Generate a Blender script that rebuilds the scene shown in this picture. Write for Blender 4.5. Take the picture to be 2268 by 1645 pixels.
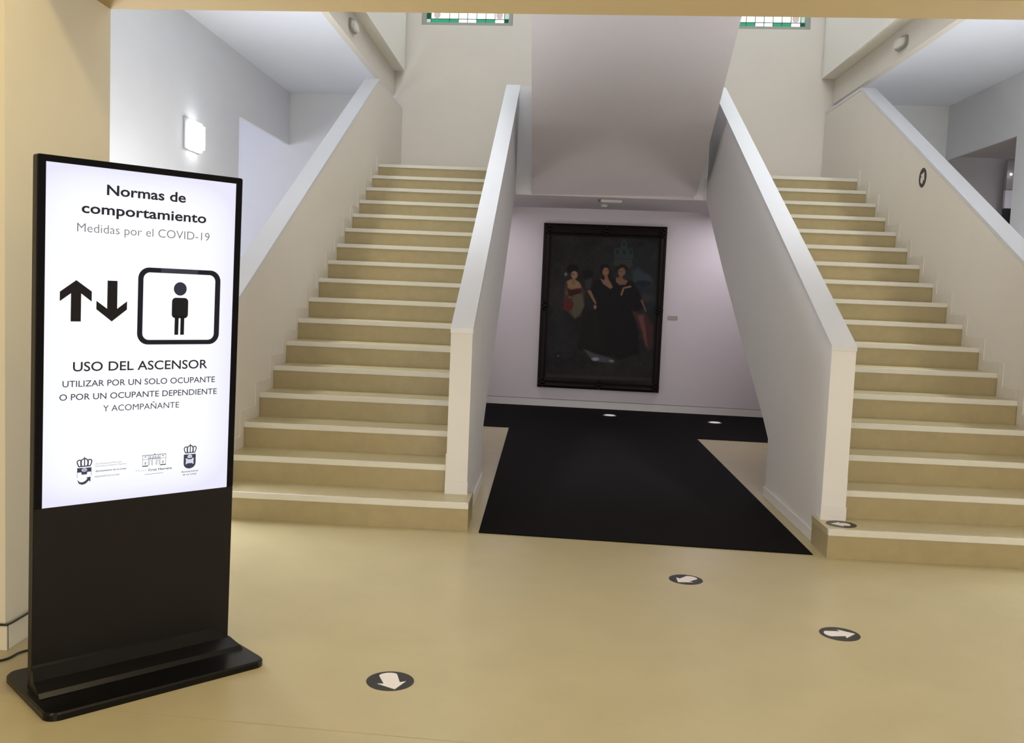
import bpy, bmesh, math, random
import numpy as np
from mathutils import Vector, Matrix

random.seed(4)
for _o in list(bpy.data.objects):
    bpy.data.objects.remove(_o, do_unlink=True)
SC = bpy.context.scene
COL = SC.collection

# ---------------------------------------------------------------- camera
W, H = 2268, 1645
CX, CY, CZ = -0.6105, -5.7216, 1.4507
YAW, PITCH, ROLL, FPX = -0.0386, -0.0801, 0.0413, 2111.0
fwd = Vector((math.sin(YAW)*math.cos(PITCH), math.cos(YAW)*math.cos(PITCH), math.sin(PITCH)))
rgt = Vector((math.cos(YAW), -math.sin(YAW), 0))
upv = rgt.cross(fwd)
r2 = rgt*math.cos(ROLL) + upv*math.sin(ROLL)
u2 = -rgt*math.sin(ROLL) + upv*math.cos(ROLL)
cam_d = bpy.data.cameras.new('camera')
cam = bpy.data.objects.new('camera', cam_d)
COL.objects.link(cam)
cam_d.sensor_fit = 'HORIZONTAL'
cam_d.sensor_width = 36.0
cam_d.lens = 36.0*FPX/W
cam_d.clip_start = 0.05
m = Matrix((r2, u2, -fwd)).transposed().to_4x4()
m.translation = Vector((CX, CY, CZ))
cam.matrix_world = m
SC.camera = cam

# ---------------------------------------------------------------- world, exposure, lights
SC.view_settings.view_transform = 'Standard'
SC.view_settings.look = 'None'
SC.view_settings.gamma = 1
SC.view_settings.use_curve_mapping = False
SC.view_settings.exposure = 0.0
world = bpy.data.worlds.new('world')
SC.world = world
world.use_nodes = True
world.node_tree.nodes['Background'].inputs[0].default_value = (0.75, 0.85, 1, 1)
world.node_tree.nodes['Background'].inputs[1].default_value = 1.0

def area(name, loc, rot, size, power, color, spread=180):
    d = bpy.data.lights.new(name, 'AREA')
    d.shape = 'RECTANGLE'
    d.size, d.size_y = size
    d.energy = power
    d.color = color
    d.spread = math.radians(spread)
    o = bpy.data.objects.new(name, d)
    o.location = loc
    o.rotation_euler = [math.radians(a) for a in rot]
    COL.objects.link(o)
    return o
def spot(name, loc, aim, power, color, angle, blend=0.5, rad=0.05):
    d = bpy.data.lights.new(name, 'SPOT')
    d.energy = power; d.color = color
    d.spot_size = math.radians(angle); d.spot_blend = blend
    d.shadow_soft_size = rad
    o = bpy.data.objects.new(name, d)
    o.location = loc
    v = Vector(aim) - Vector(loc)
    o.rotation_euler = v.to_track_quat('-Z', 'Y').to_euler()
    COL.objects.link(o)
    return o
WARM = (1.0, 0.83, 0.47)
COOL = (0.84, 0.89, 1.0)
NEUT = (0.93, 0.96, 1.0)
# warm linear ceiling lamps of the entrance hall, just in front of a header beam above the frame
area('hall_lamp', (-1.5, -2.74, 3.16), (0, 0, 0), (1.6, 0.12), 21, WARM)
area('hall_lamp', (1.8, -2.90, 3.16), (0, 0, 0), (1.6, 0.12), 21, WARM)
area('hall_lamp', (0.0, -6.2, 3.16), (0, 0, 0), (2.5, 0.3), 4, WARM)
# frontal fill light added at the far hall end, behind the camera
area('entrance_fill', (0.0, -9.0, 1.3), (-90, 0, 180), (5.0, 2.2), 285, (1.0, 0.96, 0.92))
# lamps of the upper hall, shining down the stairwell, and its daylight
area('upper_lamp', (-2.80, 2.9, 8.4), (0, 0, 0), (0.06, 3.4), 62, NEUT, 52)
area('upper_lamp', (2.79, 2.8, 8.4), (0, 0, 0), (0.06, 3.4), 62, NEUT, 52)
area('upper_daylight', (0, 2.2, 8.4), (-35, 0, 180), (5.0, 3.0), 310, NEUT)
# side rooms: fill lights added low at the outer walls to lift ceilings; annex light
area('side_room_fill', (-4.15, 1.0, 0.9), (0, -90, 0), (1.5, 1.5), 290, COOL)
area('side_room_fill', (4.15, 0.9, 0.9), (0, 90, 0), (1.5, 1.5), 250, COOL)
area('annex_window', (-7.2, 5.2, 2.2), (0, -90, 0), (1.8, 1.6), 85, (0.88, 0.87, 1.0))
area('annex_lamp', (5.6, 3.6, 3.30), (0, 0, 0), (0.8, 0.8), 75, (0.9, 0.9, 1.0))
# under the landing, below the flights and over the stair hall
area('passage_lamp', (1.6, 5.95, 2.55), (0, 0, 0), (0.3, 0.3), 12, (1.0, 0.92, 0.97))
area('passage_lamp', (-1.6, 6.1, 2.55), (0, 0, 0), (0.3, 0.3), 10, (1.0, 0.92, 0.97))
area('under_stair_fill', (-2.2, 4.4, 0.8), (0, -110, 0), (0.5, 1.4), 11, (1.0, 0.95, 0.99))  # hidden fill lights added to brighten the soffit and passage
area('under_stair_fill', (2.2, 4.2, 0.8), (0, 110, 0), (0.5, 1.4), 11, (1.0, 0.95, 0.99))
area('stair_hall_fill', (0.0, 0.2, 4.25), (0, 0, 0), (1.2, 0.6), 5, (1.0, 0.93, 0.88))  # unseen fill added above the frame to lift the stair hall
area('hall_lamp', (-3.3, -3.9, 3.16), (0, 0, 0), (0.6, 0.3), 13, (1.0, 0.70, 0.25))

# ---------------------------------------------------------------- materials
def lin(c):
    c = c/255.0
    return c/12.92 if c <= 0.04045 else ((c+0.055)/1.055)**2.4
def RGB(r, g, b):
    return (lin(r), lin(g), lin(b), 1.0)
def mat(name, col, rough=0.6, spec=0.5, noise=0.0, nscale=6.0, bump=0.0, bscale=60.0, metal=0.0, stretch=None, col2=None):
    m = bpy.data.materials.new(name)
    m.use_nodes = True
    nt = m.node_tree
    b = nt.nodes['Principled BSDF']
    b.inputs['Base Color'].default_value = col
    b.inputs['Roughness'].default_value = rough
    b.inputs['Specular IOR Level'].default_value = spec
    b.inputs['Metallic'].default_value = metal
    tc = nt.nodes.new('ShaderNodeTexCoord')
    mp = nt.nodes.new('ShaderNodeMapping')
    nt.links.new(tc.outputs['Object'], mp.inputs[0])
    if stretch: mp.inputs['Scale'].default_value = stretch
    if noise > 0:
        n = nt.nodes.new('ShaderNodeTexNoise')
        n.inputs['Scale'].default_value = nscale
        n.inputs['Detail'].default_value = 5
        n.inputs['Roughness'].default_value = 0.6
        nt.links.new(mp.outputs[0], n.inputs['Vector'])
        mx = nt.nodes.new('ShaderNodeMix'); mx.data_type = 'RGBA'
        c2 = col2 or tuple(c*(1-noise) for c in col[:3]) + (1,)
        mx.inputs['A'].default_value = c2 if col2 else tuple(min(1, c*(1+noise)) for c in col[:3]) + (1,)
        mx.inputs['B'].default_value = col if col2 else c2
        rp = nt.nodes.new('ShaderNodeMapRange')
        rp.inputs['From Min'].default_value = 0.3; rp.inputs['From Max'].default_value = 0.7
        nt.links.new(n.outputs['Fac'], rp.inputs['Value'])
        nt.links.new(rp.outputs[0], mx.inputs['Factor'])
        nt.links.new(mx.outputs['Result'], b.inputs['Base Color'])
    if bump > 0:
        n2 = nt.nodes.new('ShaderNodeTexNoise')
        n2.inputs['Scale'].default_value = bscale
        n2.inputs['Detail'].default_value = 4
        nt.links.new(tc.outputs['Object'], n2.inputs['Vector'])
        bp = nt.nodes.new('ShaderNodeBump')
        bp.inputs['Strength'].default_value = bump
        bp.inputs['Distance'].default_value = 0.002
        nt.links.new(n2.outputs['Fac'], bp.inputs['Height'])
        nt.links.new(bp.outputs[0], b.inputs['Normal'])
    return m
def emit(name, col, strength):
    m = bpy.data.materials.new(name)
    m.use_nodes = True
    nt = m.node_tree
    b = nt.nodes['Principled BSDF']
    b.inputs['Base Color'].default_value = (0, 0, 0, 1)
    b.inputs['Specular IOR Level'].default_value = 0.2
    b.inputs['Emission Color'].default_value = col
    b.inputs['Emission Strength'].default_value = strength
    return m

M = {}
M['plaster'] = mat('plaster', RGB(212, 210, 210), 0.8, 0.2, 0.012, 3, 0.15, 120)
M['plaster_warm'] = mat('plaster_warm', RGB(215, 209, 200), 0.8, 0.2, 0.012, 3, 0.15, 120)
M['plaster_bright'] = mat('plaster_bright', RGB(232, 229, 222), 0.8, 0.2, 0.012, 3, 0.15, 120)
M['plaster_lilac'] = mat('plaster_lilac', RGB(208, 202, 208), 0.8, 0.2, 0.012, 3, 0.15, 120)
M['plaster_hall'] = mat('plaster_hall', RGB(208, 198, 172), 0.8, 0.2, 0.012, 3, 0.15, 120)
M['lintel'] = mat('lintel', RGB(176, 153, 106), 0.8, 0.2, 0.012, 3, 0.15, 120)
M['plaster_side'] = mat('plaster_side', RGB(214, 217, 222), 0.85, 0.2, 0.012, 3, 0.15, 120)
M['ceiling'] = mat('ceiling', RGB(222, 227, 238), 0.9, 0.1, 0.01, 2)
M['soffit'] = mat('soffit', RGB(204, 198, 198), 0.85, 0.2, 0.015, 3, 0.15, 120)
M['coping'] = mat('coping', RGB(200, 201, 205), 0.35, 0.5, 0.01, 4)
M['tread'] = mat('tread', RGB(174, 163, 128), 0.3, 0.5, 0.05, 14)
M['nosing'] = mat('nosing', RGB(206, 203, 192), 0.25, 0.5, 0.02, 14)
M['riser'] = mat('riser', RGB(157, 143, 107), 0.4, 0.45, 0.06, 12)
M['skirt'] = mat('skirt', RGB(213, 206, 195), 0.45, 0.4, 0.02, 8)
M['floor'] = mat('floor', RGB(172, 160, 124), 0.28, 0.5, 0.045, 3.5, 0.1, 40)
M['carpet'] = mat('carpet', RGB(10, 8, 8), 0.95, 0.1, 0.15, 4, 0.6, 400)
M['pale_glass'] = mat('pale_glass', RGB(205, 200, 212), 0.3, 0.5)
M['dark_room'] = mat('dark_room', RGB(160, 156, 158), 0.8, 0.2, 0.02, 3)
M['black_metal'] = mat('black_metal', RGB(18, 15, 14), 0.42, 0.28, 0.10, 3)
M['gloss_black'] = mat('gloss_black', RGB(16, 14, 17), 0.14, 0.5, 0.0)
M['bezel'] = mat('bezel', RGB(12, 12, 17), 0.2, 0.12, 0.0)
M['cable'] = mat('cable', RGB(20, 17, 14), 0.5, 0.4)
M['ink'] = mat('ink', RGB(24, 22, 26), 0.4, 0.3)
M['vinyl_black'] = mat('vinyl_black', RGB(24, 21, 24), 0.35, 0.4, 0.08, 20)
M['vinyl_white'] = mat('vinyl_white', RGB(214, 208, 204), 0.4, 0.4)
M['frame_wood'] = mat('frame_wood', RGB(20, 14, 12), 0.5, 0.2, 0.3, 30)
M['label'] = mat('label', RGB(168, 152, 150), 0.5, 0.3)
M['white_plastic'] = mat('white_plastic', RGB(205, 203, 198), 0.4, 0.4)
M['grey_plastic'] = mat('grey_plastic', RGB(120, 118, 112), 0.5, 0.4)
M['mid_plastic'] = mat('mid_plastic', RGB(150, 148, 142), 0.5, 0.4)
M['window_frame'] = mat('window_frame', RGB(158, 164, 156), 0.6, 0.3)
M['foot_gloss'] = mat('foot_gloss', RGB(9, 8, 9), 0.30, 0.25)
M['lamp_plate'] = mat('lamp_plate', RGB(178, 180, 190), 0.5, 0.3)
M['metal'] = mat('metal', RGB(180, 180, 180), 0.3, 0.5, metal=1.0)
M['lead'] = mat('lead', RGB(90, 110, 100), 0.6, 0.3)
M['diffuser'] = emit('diffuser', (1.0, 1.0, 1.0, 1), 9.0)
M['uplight'] = emit('uplight', (1.0, 0.93, 0.9, 1), 0.6)
M['pane_white'] = emit('pane_white', (0.93, 1.0, 0.95, 1), 2.2)
M['pane_pale'] = emit('pane_pale', (0.70, 0.95, 0.82, 1), 0.75)
M['pane_green'] = emit('pane_green', (0.05, 0.50, 0.26, 1), 0.75)
M['pane_dark'] = emit('pane_dark', (0.01, 0.14, 0.07, 1), 0.6)
M['pane_rose'] = emit('pane_rose', (0.70, 0.58, 0.56, 1), 0.9)

# ---------------------------------------------------------------- helpers
def link(name, me, m=None, parent=None, kind=None, label=None, cat=None, group=None, smooth=False):
    o = bpy.data.objects.new(name, me)
    COL.objects.link(o)
    if m is not None and me is not None and not me.materials: me.materials.append(m)
    if parent is not None: o.parent = parent
    if kind: o['kind'] = kind
    if label: o['label'] = label
    if cat: o['category'] = cat
    if group: o['group'] = group
    if smooth and me is not None:
        for p in me.polygons: p.use_smooth = True
    return o
def thing(name, label, cat, loc=(0, 0, 0), group=None):
    o = bpy.data.objects.new(name, None)
    COL.objects.link(o)
    o.location = loc
    o['label'] = label; o['category'] = cat
    if group: o['group'] = group
    return o
def tomesh(bm, name='m'):
    bmesh.ops.recalc_face_normals(bm, faces=bm.faces)
    me = bpy.data.meshes.new(name)
    bm.to_mesh(me); bm.free()
    return me
def abox(bm, x0, x1, y0, y1, z0, z1):
    vs = [bm.verts.new((x, y, z)) for x in (x0, x1) for y in (y0, y1) for z in (z0, z1)]
    for f in ((0, 1, 3, 2), (4, 6, 7, 5), (0, 4, 5, 1), (2, 3, 7, 6), (0, 2, 6, 4), (1, 5, 7, 3)):
        bm.faces.new([vs[i] for i in f])
def box(name, x0, x1, y0, y1, z0, z1, m, parent=None, bevel=0, **k):
    bm = bmesh.new(); abox(bm, x0, x1, y0, y1, z0, z1)
    if bevel: bmesh.ops.bevel(bm, geom=bm.edges[:], offset=bevel, segments=2, affect='EDGES', clamp_overlap=True)
    return link(name, tomesh(bm), m, parent, **k)
def loft(bm, A, B):
    """prism between two congruent rings"""
    a = [bm.verts.new(p) for p in A]; b = [bm.verts.new(p) for p in B]
    n = len(a)
    bm.faces.new(a[::-1]); bm.faces.new(b)
    for i in range(n): bm.faces.new((a[i], a[(i+1) % n], b[(i+1) % n], b[i]))
def prism_x(name, pts, x0, x1, m, parent=None, bevel=0, **k):
    bm = bmesh.new(); loft(bm, [(x0, y, z) for y, z in pts], [(x1, y, z) for y, z in pts])
    if bevel: bmesh.ops.bevel(bm, geom=bm.edges[:], offset=bevel, segments=2, affect='EDGES', clamp_overlap=True)
    return link(name, tomesh(bm), m, parent, **k)
def prism_z(name, pts, z0, z1, m, parent=None, **k):
    bm = bmesh.new(); loft(bm, [(x, y, z0) for x, y in pts], [(x, y, z1) for x, y in pts])
    return link(name, tomesh(bm), m, parent, **k)
def tube(name, pts, r, m, parent=None, seg=8, **k):
    cu = bpy.data.curves.new(name, 'CURVE'); cu.dimensions = '3D'
    s = cu.splines.new('NURBS'); s.points.add(len(pts)-1)
    for i, p in enumerate(pts): s.points[i].co = (*p, 1)
    s.use_endpoint_u = True; s.order_u = 3; s.resolution_u = 8
    cu.bevel_depth = r; cu.bevel_resolution = 2; cu.use_fill_caps = True
    o = bpy.data.objects.new(name, cu); COL.objects.link(o)
    dg = bpy.context.evaluated_depsgraph_get()
    me = bpy.data.meshes.new_from_object(o.evaluated_get(dg))
    bpy.data.objects.remove(o, do_unlink=True)
    me.materials.clear()
    return link(name, me, m, parent, smooth=True, **k)

# ---------------------------------------------------------------- constants of the place
G, R_ = 0.3334, 0.17
XL, XR = -2.68, 2.714            # stair faces of the outer parapets
XBL, XBR = -1.236, 1.223         # stair faces of the inner balustrades
YR = -0.209                      # right flight stands a little nearer
ZL = 17*R_                       # landing 2.89
def yb(x): return 6.793-0.0624*x  # back wall

# ---------------------------------------------------------------- setting
# floor with faint sheet joints
bm = bmesh.new(); abox(bm, -7.5, 7.5, -9.2, 12, -0.1, 0)
fl = link('floor', tomesh(bm), M['floor'], kind='structure')
def seam(pts, w=0.003):
    bm = bmesh.new()
    (x0, y0), (x1, y1) = pts
    d = Vector((x1-x0, y1-y0, 0)).normalized(); n = Vector((-d.y, d.x, 0))*w/2
    q = [Vector((x0, y0, 0.0004))-n, Vector((x1, y1, 0.0004))-n, Vector((x1, y1, 0.0004))+n, Vector((x0, y0, 0.0004))+n]
    bm.faces.new([bm.verts.new(p) for p in q])
    return link('floor_joint', tomesh(bm), M['joint'], fl)
M['joint'] = mat('joint', RGB(176, 158, 118), 0.6, 0.2)
seam([(-6, -2.42), (6, -3.17)])
seam([(-2.69, -2.22), (-6, -2.01)])

# back wall with two window openings
def bwbox(bm, xa, xb, d0, d1, z0, z1):
    A = [(xa, yb(xa)-d0, z0), (xb, yb(xb)-d0, z0), (xb, yb(xb)-d0, z1), (xa, yb(xa)-d0, z1)]
    B = [(xa, yb(xa)-d1, z0), (xb, yb(xb)-d1, z0), (xb, yb(xb)-d1, z1), (xa, yb(xa)-d1, z1)]
    loft(bm, A, B)
WN = [(-2.465, -1.272), (1.35, 2.467)]
ZW0, ZW1 = 4.905, 6.5
def back(parts, m):
    bm = bmesh.new()
    for xa, xb, z0, z1 in parts: bwbox(bm, xa, xb, -0.3, 0, z0, z1)
    link('wall_back', tomesh(bm), m, kind='structure')
back([(-2.8, 2.8, 0, 2.75)], M['plaster_lilac'])
back([(-2.8, 2.8, 2.75, ZW0), (-4.4, 4.4, ZW1, 8.6), (-4.4, WN[0][0], ZW0, ZW1), (WN[0][1], WN[1][0], ZW0, ZW1), (WN[1][1], 4.4, ZW0, ZW1)], M['plaster_warm'])
back([(-7.5, -2.8, 0, 4.0)], M['plaster_side'])
back([(2.8, 4.23, 0, 4.0)], M['plaster_side'])
back([(4.23, 7.5, 0, 4.0)], M['dark_room'])
back([(-4.4, -2.8, 4.0, ZW0), (2.8, 4.4, 4.0, ZW0)], M['plaster_warm'])
bm = bmesh.new(); bwbox(bm, -2.9, 2.9, 0.012, 0, 0, 0.096)
link('baseboard_back', tomesh(bm), M['plaster'], kind='structure')
# dark joint above the baseboard
bm = bmesh.new(); bwbox(bm, -2.9, 2.9, 0.004, 0, 0.096, 0.104)
link('trim_1', tomesh(bm), M['grey_plastic'], kind='structure')

def stained_window(n, xa, xb):
    """leaded glass: frame, came bars and single panes; its plane follows the back wall"""
    bm = bmesh.new()
    t = 0.055
    bwbox(bm, xa, xb, -0.03, -0.14, ZW0, ZW0+t-0.012)
    bwbox(bm, xa, xb, -0.03, -0.14, ZW1-t, ZW1)
    bwbox(bm, xa, xa+t, -0.03, -0.14, ZW0+t-0.012, ZW1-t)
    bwbox(bm, xb-t, xb, -0.03, -0.14, ZW0+t-0.012, ZW1-t)
    w = link('window_%d' % n, tomesh(bm), M['window_frame'], kind='structure')
    x0, x1 = xa+t, xb-t
    z0 = ZW0+t-0.012; z1 = ZW1-t
    cols = [0, .055, .28, .39, .50, .61, .72, .83, .945, 1.0]
    X = [x0+(x1-x0)*c for c in cols]
    rows = [z0, z0+0.056]
    nz = 8
    top = z1-0.04
    rows += [rows[1]+(top-rows[1])*(i+1)/nz for i in range(nz)] + [z1]
    g = 0.004
    for j in range(len(rows)-1):
        for i in range(len(X)-1):
            edge_r = j in (0, len(rows)-2); edge_c = i in (0, len(X)-2)
            if edge_r and edge_c: mm = M['pane_pale'] if i == 0 else M['pane_dark']
            elif edge_r: mm = (M['pane_green'], M['pane_white'])[((i-1)//2) % 2] if i > 1 else M['pane_green']
            elif edge_c: mm = (M['pane_pale'], M['pane_dark'])[j % 2] if i == 0 else (M['pane_dark'], M['pane_pale'])[j % 2]
            else: mm = M['pane_white']
            bm = bmesh.new(); bwbox(bm, X[i]+g, X[i+1]-g, -0.075, -0.085, rows[j]+g, rows[j+1]-g)
            link('pane', tomesh(bm), mm, w)
    bm = bmesh.new()
    for x in X[1:-1]: bwbox(bm, x-0.005, x+0.005, -0.07, -0.09, z0, z1)
    for z in rows[1:-1]: bwbox(bm, x0, x1, -0.07, -0.09, z-0.005, z+0.005)
    link('lead_came', tomesh(bm), M['lead'], w)
    for xx in (x0+(x1-x0)*.13, x0+(x1-x0)*.885):           # round rosettes in the lower corners
        bm = bmesh.new()
        ring = [(xx+0.045*math.cos(a*math.pi/8), z0+0.105+0.05*math.sin(a*math.pi/8)) for a in range(16)]
        loft(bm, [(x, yb(x)+0.069, z) for x, z in ring], [(x, yb(x)+0.064, z) for x, z in ring])
        link('rosette', tomesh(bm), M['pane_rose'], w)
stained_window(1, *WN[0])
stained_window(2, *WN[1])

# side walls x = +-4.2, each open towards a further room next to the back wall
bm = bmesh.new()
abox(bm, -4.4, -4.2, -1.2, 4.5, 0, 4.0)
abox(bm, -4.24, -4.2, 4.5, 5.02, 0, 4.0)
abox(bm, -4.24, -4.2, 5.02, yb(-4.2)-0.002, 3.32, 4.0)
link('wall_left', tomesh(bm), M['plaster_side'], kind='structure')
bm = bmesh.new()
abox(bm, 4.2, 4.4, -1.6, 4.69, 0, 4.0)
abox(bm, 4.2, 4.23, 4.69, yb(4.23)-0.002, 3.34, 4.0)
link('wall_right', tomesh(bm), M['plaster_side'], kind='structure')
# rooms behind the openings
bm = bmesh.new()
abox(bm, -7.5, -7.3, 2.0, 7.2, 0, 4.0); abox(bm, -7.5, -4.4, 1.8, 2.0, 0, 4.0)
abox(bm, -7.5, -4.4, 1.8, 7.2, 4.0, 4.1)
link('wall_left', tomesh(bm), M['plaster_side'], kind='structure')
bm = bmesh.new()
abox(bm, 7.3, 7.5, 2.0, 6.9, 0, 3.36); abox(bm, 4.4, 7.5, 1.8, 2.0, 0, 3.36)
abox(bm, 4.23, 7.5, 1.8, yb(7.5)-0.002, 3.355, 3.5)
link('wall_right', tomesh(bm), M['dark_room'], kind='structure')

# side ceilings (underside z = 4.0) with the beam faces at x = +-2.8
bm = bmesh.new()
abox(bm, -4.4, -2.8, -1.2, 7.3, 4.0, 4.3)
abox(bm, 2.8, 4.4, -1.4, 7.3, 4.0, 4.3)
link('ceiling', tomesh(bm), M['ceiling'], kind='structure')
box('trim_2', -2.87, -2.797, -1.0, 6.965, 3.994, 4.299, M['plaster_warm'], kind='structure')
box('trim_3', 2.797, 2.87, -1.0, 6.615, 3.994, 4.299, M['plaster_warm'], kind='structure')
# slab edge and upper parapets
bm = bmesh.new()
abox(bm, -4.4, -2.66, -1.0, 6.9, 4.3, 4.6); abox(bm, 2.64, 4.4, -1.3, 6.6, 4.3, 4.6)
abox(bm, -0.9, 0.9, -1.2, 1.95, 4.3, 4.6); abox(bm, -2.66, -0.9, -1.2, 1.5, 4.3, 4.6); abox(bm, 0.9, 2.64, -1.2, 1.4, 4.3, 4.6)  # unseen side slabs, put in to keep upper lamps off the lower steps
link('ceiling', tomesh(bm), M['plaster_bright'], kind='structure')
bm = bmesh.new()
abox(bm, -2.8, -2.66, -1.0, 6.9, 4.6, 6.2); abox(bm, 2.64, 2.78, -1.3, 6.6, 4.6, 6.2)
link('trim_4', tomesh(bm), M['plaster_bright'], kind='structure')
# upper hall shell
bm = bmesh.new()
abox(bm, -4.6, -4.4, -1.4, 7.3, 4.0, 8.6); abox(bm, 4.4, 4.6, -1.4, 7.3, 4.0, 8.6)
abox(bm, -4.6, 4.6, -1.6, -1.4, 4.0, 8.6)
link('wall_upper', tomesh(bm), M['plaster_side'], kind='structure')
box('ceiling', -4.6, 4.6, -1.6, 7.4, 8.6, 8.7, M['ceiling'], kind='structure')

# lintel and piers between the entrance hall and the stair hall
def yl(x): return -1.356-0.062*(x+2.67)
bm = bmesh.new()
xa, xb = -6.2, 6.2
loft(bm, [(xa, yl(xa)-0.25, 2.668), (xb, yl(xb)-0.25, 2.668), (xb, yl(xb), 2.668), (xa, yl(xa), 2.668)],
         [(xa, yl(xa)-0.25, 4.3), (xb, yl(xb)-0.25, 4.3), (xb, yl(xb), 4.3), (xa, yl(xa), 4.3)])
link('trim_5', tomesh(bm), M['lintel'], kind='structure')
box('trim_6', -6.2, 6.2, -2.2, -2.02, 2.77, 3.2, M['plaster_hall'], kind='structure')
prism_z('wall_front', [(-6.2, -2.2), (-2.67, -2.2), (-2.67, -1.356), (-4.4, -1.356), (-4.4, -1.2), (-6.2, -1.2)], 0, 3.2, M['plaster_hall'], kind='structure')
prism_z('wall_front', [(6.2, -2.5), (2.67, -2.5), (2.67, -1.70), (4.4, -1.70), (4.4, -1.2), (6.2, -1.2)], 0, 3.2, M['plaster_hall'], kind='structure')
prism_z('baseboard_left', [(-2.67, -2.205), (-2.658, -2.205), (-2.658, -1.356), (-2.67, -1.356)], 0, 0.094, M['plaster_hall'], kind='structure')
prism_z('baseboard_front', [(-6.2, -2.212), (-2.658, -2.212), (-2.658, -2.2), (-6.2, -2.2)], 0, 0.094, M['plaster_hall'], kind='structure')
# entrance hall shell behind the camera
bm = bmesh.new()
abox(bm, -6.4, -6.2, -9.2, -1.2, 0, 3.2); abox(bm, 6.2, 6.4, -9.2, -1.2, 0, 3.2); abox(bm, -6.4, 6.4, -9.4, -9.2, 0, 3.2)
link('wall_hall', tomesh(bm), M['plaster_hall'], kind='structure')
box('ceiling', -6.4, 6.4, -9.4, -1.7, 3.2, 3.3, M['plaster_warm'], kind='structure')

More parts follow.
